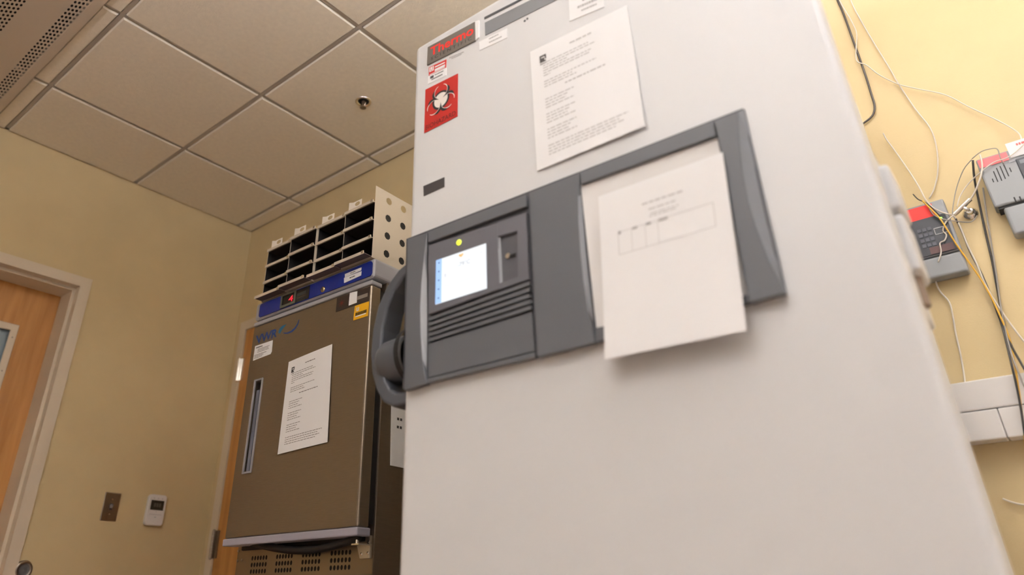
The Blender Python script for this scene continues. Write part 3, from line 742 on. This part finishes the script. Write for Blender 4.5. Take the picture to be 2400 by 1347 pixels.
# droopy hoses under the door
for k, (dv, sag) in enumerate(((.032, 0), (.022, -.007))):
    pts = [FV.p(x, y+sag*400, dv) for x, y in ((585, 1270), (625, 1281), (680, 1290), (730, 1290), (780, 1280), (822, 1268), (843, 1260))]
    MB().tube(pts, .0085, 10).build('drain_hose', BLACK, fg, smooth=True)
MB().box(vl+.03, vr-.02, KV-.012, KV-.002, kz1-.012, kz1+.004).build('painted_gap_shade', BLACK, fg, bevel=.003)  # black strip stands in for the shade above the vent plate
# lower hinge bracket and screws
bk = FV.pl([(835, 1258), (871, 1254), (869, 1308), (846, 1309)], .055)
o = MB().plate(bk, .050, .058).build('hinge_bracket', mat('satin_bracket', (.50, .45, .38, 1), .35, metal=.8), fg, bevel=.001)
for x, y in ((864, 1270), (863, 1296), (848, 1298)):
    c = FV.p(x, y, .050); MB().lathe(c, (0, -1, 0), [(.0048, 0), (.004, .002), (.0005, .003)], 12).build('screw', CHROME, o)
c = FV.p(838, 1256, .02); MB().cyl((c.x, .02, .148+HC), (c.x, .02, .128+HC), .0045, .0045, 12).build('hinge_pin_or_shade', CHROME, fg)
MB().box(c.x-.010, c.x+.016, .010, .056, .128+HC, .1315+HC).build('hinge_arm', CHROME, fg)
for x, y in ((560, 1291), (571, 1288), (558, 1314), (568, 1312)):
    c = FK.p(x, y); c.y = KV-.001; MB().lathe(c, (0, -1, 0), [(.0042, 0), (.0035, .002), (.0005, .003)], 12).build('screw', BRONZE, fg)

# lower unit of the stack: only the front edge of its top is in view
lo = root('base_refrigerator', 'stainless steel refrigerator at the bottom of the stack, mostly below the picture', 'refrigerator', FV, (0, .3, 0))
MB().box(vl, vr, .062, .63, .09, ZB-.006).build('cabinet', STEEL, lo, bevel=.002)
MB().box(dl, dr, .010, .055, .17, ZB-.09).build('door', STEEL, lo, bevel=.006)
MB().box(vl, vr+.004, .012, .062, ZB-.085, ZB-.012).build('control_head', BLACK, lo, bevel=.004)
for a in (vl+.03, vr-.03):
    for b in (.1, .58): MB().cyl((a, b, 0), (a, b, .092), .02, .016, 14).build('foot', BLACK, lo)
for a in (vl+.04, vr-.04):
    for b in (.1, .58): MB().cyl((a, b, ZB-.0058), (a, b, ZB+.001), .018, .018, 14).build('foot', BLACK, fg)

# notice on the refrigerator's right side
sq = [(.10, .492), (.30, .492), (.30, .325), (.106, .327)]
r = root('side_notice', 'white notice on the dark side of the refrigerator, half behind the freezer', 'paper', FV, (vr, .2, .4+HC))
P = [Vector((vr, a, b+HC)) for a, b in sq]
MB().slab([p+Vector((.0022, 0, 0)) for p in P], [p+Vector((.0008, 0, 0)) for p in P]).build('sheet', PAPER, r)
mb = MB()
for a, b, c_ in ((.124, .45, .03), (.124, .428, .024)):
    for k in range(2): mb.face([Vector((vr+.0028, a+k*.012, b+HC)), Vector((vr+.0028, a+k*.012+.008, b+HC)), Vector((vr+.0028, a+k*.012+.008, b+HC+.007)), Vector((vr+.0028, a+k*.012, b+HC+.007))])
mb.build('printed_text', INKD, r)
# notice on the refrigerator door
sheet('printed_notice', FV, [(677, 848), (779, 806), (769, 1036), (652, 1065)], .0015, 'white printed notice sheet taped to the stainless refrigerator door',
      lambda s, t: .003*math.sin(math.pi*s)*.4+.002*t, letter_marks(.008), ink=mat('grey_ink', (.22, .21, .21, 1), .9), extra=logo)

# ------------------------------------------------------------------ four freezer racks standing on the refrigerator
rw = .136; rz0 = hz_1+.0005; rh = .249
sh = [.004, .066, .128, .190]
holes_z = [(.942-.908)-.031+.0625*k for k in range(4)]
def make_rack(u0, dv, label, k):
    org = (u0+rw/2, .21+dv, rz0)
    R_ = root('freezer_rack', label, 'rack', FV, org, 'freezer racks on the refrigerator')
    a, b = u0+.001, u0+rw-.001; y0, y1 = dv, dv+.42
    # right side panel with round holes
    mb = MB()
    for side in (b,):
        fn = lambda p_, z_: (side, p_, z_)
        zz = [rz0, rz0+.002]+[rz0+.002+.0615*(i+1) for i in range(4)]
        mb.face([fn(y0, zz[0]), fn(y1, zz[0]), fn(y1, zz[1]), fn(y0, zz[1])])
        mb.face([fn(y0, zz[1]), fn(y0+.027, zz[1]), fn(y0+.027, zz[5]), fn(y0, zz[5])])
        for i in range(5):
            for j in range(4):
                cell_hole(mb, fn, y0+.027+.066*i, y0+.027+.066*(i+1), zz[1+j], zz[2+j], .0125, .0125)
        mb.face([fn(y0+.357, zz[1]), fn(y1, zz[1]), fn(y1, zz[5]), fn(y0+.357, zz[5])])
    if k == 3: mb.build('side_panel', RACK, R_, recalc=False)
    else:
        mb = MB(); mb.box(b-.0012, b, y0, y1, rz0, rz0+sh[3]); mb.build('side_panel', RACK, R_)
    mb = MB(); mb.box(a, a+.0012, y0, y1, rz0, rz0+sh[3]); mb.build('side_panel', RACK, R_)
    for j, z in enumerate(sh):
        mb = MB(); mb.box(a, b-.0014, y0, y1, rz0+z-.001, rz0+z+.001); s_ = mb.build('shelf', RACK, R_)
        ext = .030 if j == 0 else .005
        mb = MB(); zb = rz0+z
        if j == 0: MB().box(a+.002, b-.002, y0-ext, y0, zb-.001, zb+.001).build('front_tray', TRAY, s_)
        else: mb.box(a+.002, b-.002, y0-ext, y0, zb-.001, zb+.001)
        mb.box(a+.002, b-.002, y0-ext-.0015, y0-ext, zb-.003, zb+.0065)
        mb.build('front_lip', RACK, s_)
        MB().box(b-.012, b-.003, y0-ext-.003, y0-ext-.001, zb-.001, zb+.0075).build('lip_clip', CHROME, s_)
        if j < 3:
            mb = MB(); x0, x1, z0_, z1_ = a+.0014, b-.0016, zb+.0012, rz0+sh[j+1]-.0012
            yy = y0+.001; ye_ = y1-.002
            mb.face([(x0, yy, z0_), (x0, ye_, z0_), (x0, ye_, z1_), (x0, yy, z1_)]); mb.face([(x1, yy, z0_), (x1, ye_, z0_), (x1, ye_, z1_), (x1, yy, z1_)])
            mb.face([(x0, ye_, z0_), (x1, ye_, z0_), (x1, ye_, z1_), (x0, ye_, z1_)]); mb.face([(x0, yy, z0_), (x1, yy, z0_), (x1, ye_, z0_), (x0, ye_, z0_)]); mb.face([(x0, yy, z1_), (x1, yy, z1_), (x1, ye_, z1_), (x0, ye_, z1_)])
            mb.build('compartment', BAYBLACK, R_, recalc=False)  # black lining added to keep the open bays dark
    MB().box(a, b-.0014, y1-.0015, y1, rz0, rz0+sh[3]).build('back_panel', RACK, R_)
    # pull tab with a finger hole on top
    tx = u0+.010; tz = rz0+sh[3]+.001
    mb = MB(); fn = lambda p_, z_: (p_, y0+.004, z_)
    mb.face([fn(tx, tz), fn(tx+.06, tz), fn(tx+.06, tz+.014), fn(tx, tz+.014)])
    mb.face([fn(tx, tz+.014), fn(tx+.02, tz+.014), fn(tx+.02, tz+.036), fn(tx, tz+.042)])
    cell_hole(mb, fn, tx+.02, tx+.06, tz+.014, tz+.036, .012, .0075)
    mb.build('pull_tab', mat('pale_tab', (.88, .82, .72, 1), .5), R_, recalc=False)
    return R_
ord_ = ['leftmost beige freezer rack standing on the refrigerator', 'second beige freezer rack from the left on the refrigerator',
        'third beige freezer rack from the left on the refrigerator', 'rightmost beige freezer rack, its perforated side facing the freezer']
for k in range(4):
    make_rack(U(-1.934)+k*rw, [.006, -.002, .004, -.002][k], ord_[k], k)
for (px, py), s_ in (((654, 637), .010), ((645, 668), .0085)):
    c = FV.p(px, py, .02)
    z = rz0+(sh[1] if py < 650 else sh[0])+.003
    o = root('amber_disc', 'amber round cap on the %s shelf of the leftmost rack' % ('middle' if py < 650 else 'lowest'), 'disc', FV, (c.x, .02, z), 'amber discs in the leftmost rack')
    MB().lathe((c.x, .017, z+s_), (0, 1, 0), [(.0005, 0), (s_*.8, .0005), (s_, .003), (s_, .02), (.0005, .02)], 20).build('disc', mat('amber_tone', srgb(150, 95, 30), .4), o, smooth=False)  # small amber disc inside the leftmost rack

# ------------------------------------------------------------------ things on the back wall at the right
def wallbox(name, label, cat, px, v0, group=None):
    q = FB.pl(px, -v0); return q
# small alarm unit, partly behind the freezer hinge
V1 = .036
tr, br = FB.p(2213, 463, -V1), FB.p(2268, 634, -V1)
x1 = (tr.x+br.x)/2; x0 = x1-.108; z1, z0 = tr.z, br.z
a1 = root('alarm_unit', 'smaller grey alarm unit with red label, half hidden by the freezer hinge', 'alarm unit', FB, ((x0+x1)/2, 0, z0), 'alarm units on the wall')
MB().box(x0, x1, -V1, 0, z0+.055, z1).build('housing', DEV, a1, bevel=.004)
MB().box(x0+.001, x1-.001, -V1-.002, 0, z0, z0+.052).build('lower_cover', DEV, a1, bevel=.006, seg=3)
MB().box(x0+.006, x1-.006, -V1-.0015, -V1+.001, z0+.058, z1-.040).build('keypad', DEVD, a1, bevel=.002)
zk = z1-.045
mb = MB()
for i in range(4):
    for j in range(3):
        xa = x0+.034+j*.011; za = zk-.030-i*.014
        mb.box(xa, xa+.008, -V1-.0028, -V1-.001, za, za+.009)
mb.build('keys', mat('key_grey', srgb(84, 88, 98), .5), a1)
mb = MB(); mb.box(x1-.040, x1-.012, -V1-.0024, -V1-.001, zk-.030, zk-.028); mb.box(x1-.040, x1-.012, -V1-.0024, -V1-.001, zk-.046, zk-.0445); mb.box(x1-.040, x1-.0385, -V1-.0024, -V1-.001, zk-.046, zk-.028); mb.box(x1-.0135, x1-.012, -V1-.0024, -V1-.001, zk-.046, zk-.028)
mb.build('keypad_lines', INKP, a1)
MB().box(x0+.012, x1-.026, -V1-.0012, -V1+.001, z1-.042, z1-.006).build('red_label', mat('bright_red_label', srgb(240, 62, 58), .6), a1)
MB().box(x1-.062, x1-.012, -V1-.0026, -V1-.001, z0+.060, z0+.078).build('brown_label', mat('brown_label', srgb(90, 66, 66), .6), a1)
MB().cyl((x1-.018, -V1-.001, zk-.006), (x1-.018, -V1-.004, zk-.006), .0035, .003, 12).build('status_light', mat('lit_green', (.35, .95, .1, 1), .4, emit=1.6), a1)
# larger dialler unit at the frame's right edge
V2 = .045
P2 = lambda x, y, dv=0: FB.p(x, y, -V2-dv)
tl, bl, ml = P2(2281, 380), P2(2367, 543), P2(2330, 488)
x0 = (tl.x+bl.x)/2-.002; x1 = x0+.19; z1, z0, zm = tl.z+.004, bl.z, ml.z
a2 = root('alarm_dialler', 'larger grey alarm dialler with speaker slots and keypad at the right edge', 'alarm unit', FB, ((x0+x1)/2, 0, z0), 'alarm units on the wall')
MB().box(x0, x1, -V2, 0, zm+.002, z1).build('housing', DEV, a2, bevel=.004)
MB().box(x0+.014, x1, -V2+.004, 0, z0-.008, zm-.002).build('lower_cover', DEV, a2, bevel=.007, seg=3)
MB().box(x0+.006, x1-.006, -V2+.006, -.002, zm-.004, zm+.004).build('cover_seam', BLACK, a2)
for k in range(6):
    xk = x0+.016+k*.0078; ht = [.010, .030, .036, .036, .032, .012][k]; zc = z1-.052-[.010, .002, -.001, -.003, -.005, -.004][k]
    MB().box(xk, xk+.0022, -V2-.0006, -V2+.002, zc-ht/2-.004, zc+ht/2-.004).build('speaker_slot', BLACK, a2)
MB().box(x0+.003, x0+.062, -V2-.0012, -V2+.001, z1-.026, z1-.004).build('pink_label', PINK, a2)
for k in range(2): MB().box(x0+.040+k*.010, x0+.043+k*.010, -V2-.0006, -V2+.002, zm+.002, zm+.014-.002*k).build('cover_notch', BLACK, a2)
MB().box(x0+.072, x1-.006, -V2-.003, -V2+.002, zm+.010, z1-.030).build('keypad', DEVD, a2, bevel=.002)
mb = MB()
for i in range(5):
    for j in range(4): mb.box(x0+.083+j*.022, x0+.100+j*.022, -V2-.0045, -V2-.002, z1-.062-i*.017, z1-.050-i*.017)
mb.build('keys', MATS['key_grey'], a2)
MB().box(x0+.078, x1-.012, -V2-.0040, -V2-.002, z1-.046, z1-.036).build('keypad_window', mat('slate_window', srgb(105, 110, 118), .4), a2)
wl = MB().plate([Vector((x0+.066, 0, z1-.024)), Vector((x1, 0, z1-.024)), Vector((x1, 0, z1+.016)), Vector((x0+.066, 0, z1+.016))], -V2-.003, -V2-.002).build('white_label', PAPER, a2)
mb = MB(); q = [Vector((x0+.068, -V2-.0036, z1+.014)), Vector((x1, -V2-.0036, z1+.014)), Vector((x1, -V2-.0036, z1-.022)), Vector((x0+.068, -V2-.0036, z1-.022))]
bars(mb, q, [(.14, .95, .15, .16), (.25, .9, .50, .13)], 0).build('red_writing', mat('red_writing', srgb(235, 110, 110), .6), wl, recalc=False)
MB().box(x0+.060, x0+.074, -V2-.001, -V2+.001, z1-.034, z1-.020).build('grey_tab', GREYL, a2)
# bulldog clip hung on the wall
c = FB.p(2268, 489, -.02)
cl_ = root('bulldog_clip', 'steel bulldog clip on a round magnet holding thin wires', 'clip', FB, (c.x, 0, c.z))
A, B = FB.p(2236, 503, -.03), FB.p(2274, 467, -.03)
MB().cyl(A, B, .0055, .0055, 14).build('clip_jaw', CHROME, cl_, smooth=False)
Cc = FB.p(2272, 494, -.02)
MB().lathe((Cc.x, 0, Cc.z), (0, -1, 0), [(.016, 0), (.016, .004), (.012, .009), (.008, .012), (.007, .022), (.0005, .024)], 24).build('magnet_base', CHROME, cl_, smooth=False)
MB().tube([((A.x+B.x)/2, -.03, (A.z+B.z)/2), ((A.x+B.x)/2+.008, -.028, (A.z+B.z)/2-.008), (Cc.x, -.022, Cc.z)], .004, 8).build('clip_neck', CHROME, cl_)
# white surface raceway
rz1, rz0_ = .447+HC, .312+HC
rw_ = root('cable_raceway', 'white plastic surface raceway box low on the right wall', 'raceway', FB, (.25, 0, rz0_))
VR = .05
zt, zb = FB.p(2375, 876, -VR).z, FB.p(2400, 1021, -VR).z; zs = FB.p(2375, 950, -VR).z
MB().box(-.42, XR-.02, -VR, 0, zs+.0008, zt).build('upper_cover', WHITEP, rw_, bevel=.003)
xs_ = FB.p(2352, 1000, -VR).x
MB().box(-.42, xs_-.0004, -VR, 0, zb, zs-.0008).build('lower_cover', WHITEP, rw_, bevel=.003)
MB().box(xs_+.0004, XR-.02, -VR, 0, zb, zs-.0008).build('lower_cover', WHITEP, rw_, bevel=.003)
# wires
def wire(pts, v, r, m, label, name='wire'):
    n = len(pts)
    P = [FB.p(x, y, -(v if not isinstance(v, (list, tuple)) else v[min(i, len(v)-1)])) for i, (x, y) in enumerate(pts)]
    mid = P[n//2]
    o = MB().tube(P, r, 8, 4).build(name, m, frame=FB, origin=mid, smooth=True)
    return tag(o, label, 'wire', 'wires on the right wall')
wire([(1940, -60), (1963, 0), (1978, 35), (2005, 110), (2028, 175), (2042, 220), (2050, 250), (2044, 272), (2022, 290)], .008, .0028, mat('brown_black_cable', (.07, .06, .055, 1), .45), 'thick dark cable running down the wall beside the freezer top', 'cable')
wire([(1985, -30), (1998, 10), (2016, 45), (2045, 95), (2085, 160), (2105, 195), (2145, 255), (2180, 300), (2195, 345), (2198, 400), (2190, 440), (2178, 465)], .007, .0017, WIREW, 'long white wire curving down the wall to the smaller alarm unit')
wire([(1962, -10), (1978, 20), (1996, 50), (2008, 80), (2006, 120), (2009, 144), (2030, 152), (2060, 175), (2105, 197), (2150, 208), (2215, 222), (2270, 250), (2340, 283), (2385, 310), (2395, 330)], [.012, .012, .012, .012, .014, .014, .012, .012, .012, .012, .012, .012, .015, .03, .045], .0015, WIREW, 'white wire sweeping right across the wall to the larger dialler')
wire([(2070, 312), (2078, 327), (2095, 350), (2130, 400), (2155, 440), (2168, 465), (2185, 485), (2210, 498), (2232, 503)], [.01, .01, .01, .012, .03, .042, .044, .044, .034], .0017, WIREW, 'white wire from behind the freezer to the bulldog clip')
wire([(2140, 455), (2152, 467), (2170, 475), (2190, 492), (2205, 508)], [.04, .044, .046, .046, .044], .0014, WIREK, 'short black wire end above the smaller alarm unit')
wire([(2162, 470), (2180, 488), (2205, 515), (2240, 570), (2275, 620), (2310, 672), (2345, 742), (2368, 800), (2378, 850), (2390, 930), (2400, 1010), (2404, 1060)], [.046, .046, .046, .046, .03, .022, .02, .02, .05, .058, .058, .05], .0018, WIREY, 'yellow wire slanting down from the smaller alarm unit')
wire([(2175, 480), (2185, 500), (2205, 512), (2240, 518), (2275, 520), (2290, 505)], [.044, .046, .046, .04, .02, .012], .0014, WIREG, 'grey wire looped under the bulldog clip')
wire([(2233, 503), (2250, 530), (2268, 575), (2290, 620), (2310, 668), (2340, 718), (2375, 768), (2412, 815)], [.034, .02, .014, .012, .012, .012, .012, .012], .0019, WIREW, 'white wire hanging from the clip toward the right edge')
wire([(2240, 512), (2256, 545), (2274, 590), (2302, 645), (2335, 725), (2350, 768), (2370, 850), (2388, 930), (2402, 1020)], [.03, .01, .01, .01, .01, .016, .058, .060, .058], .0022, WIREK, 'black wire hanging from the clip down over the raceway')
wire([(2280, 375), (2284, 420), (2294, 470), (2310, 545), (2325, 610), (2338, 680), (2348, 735), (2366, 800), (2390, 845), (2410, 880)], [.05, .03, .012, .006, .006, .006, .006, .020, .056, .066], .0024, WIREK, 'dark cable hanging from the top corner of the dialler')
wire([(2304, 440), (2312, 500), (2324, 575), (2336, 650), (2345, 715), (2360, 790), (2378, 850), (2412, 930)], [.013, .012, .012, .012, .014, .025, .062, .064], .0018, WIREG, 'grey cable behind the left side of the dialler')
wire([(2278, 372), (2300, 355), (2325, 348), (2338, 350), (2344, 368), (2352, 384)], [.048, .05, .05, .05, .052, .05], .0012, WIREG, 'thin wire arched over the pink label of the dialler')
wire([(2277, 374), (2258, 398), (2242, 440), (2234, 480), (2232, 505)], [.048, .03, .02, .025, .034], .0011, WIREG, 'thin grey wire bowed between dialler corner and clip')
wire([(2410, 328), (2385, 352), (2360, 370), (2330, 380), (2300, 402), (2270, 430), (2250, 460), (2243, 485)], [.054, .054, .054, .052, .052, .03, .03, .034], .0014, WIREW, 'pale wire crossing the front of the dialler to the clip')
wire([(2297, 362), (2302, 385), (2300, 408), (2293, 430), (2282, 455), (2272, 470)], [.05, .052, .052, .052, .04, .034], .0020, WIREW, 'thick white wire looping from the dialler corner to the clip')
wire([(2234, 505), (2217, 520), (2210, 540), (2218, 550), (2214, 563), (2203, 570), (2206, 590), (2199, 614)], [.036, .042, .042, .042, .042, .042, .042, .042], .0017, WIREW, 'crinkled white wire over the keypad of the smaller alarm unit')
wire([(2180, 625), (2190, 650), (2196, 668), (2205, 685), (2225, 708), (2233, 740), (2240, 780), (2250, 825), (2258, 868), (2262, 900)], [.02, .015, .01, .008, .008, .008, .008, .008, .01, .03], .0019, WIREW, 'white wire dropping below the smaller alarm unit')
wire([(2350, 1168), (2362, 1173), (2385, 1180), (2420, 1185)], .006, .0018, WIREW, 'short white wire below the raceway')
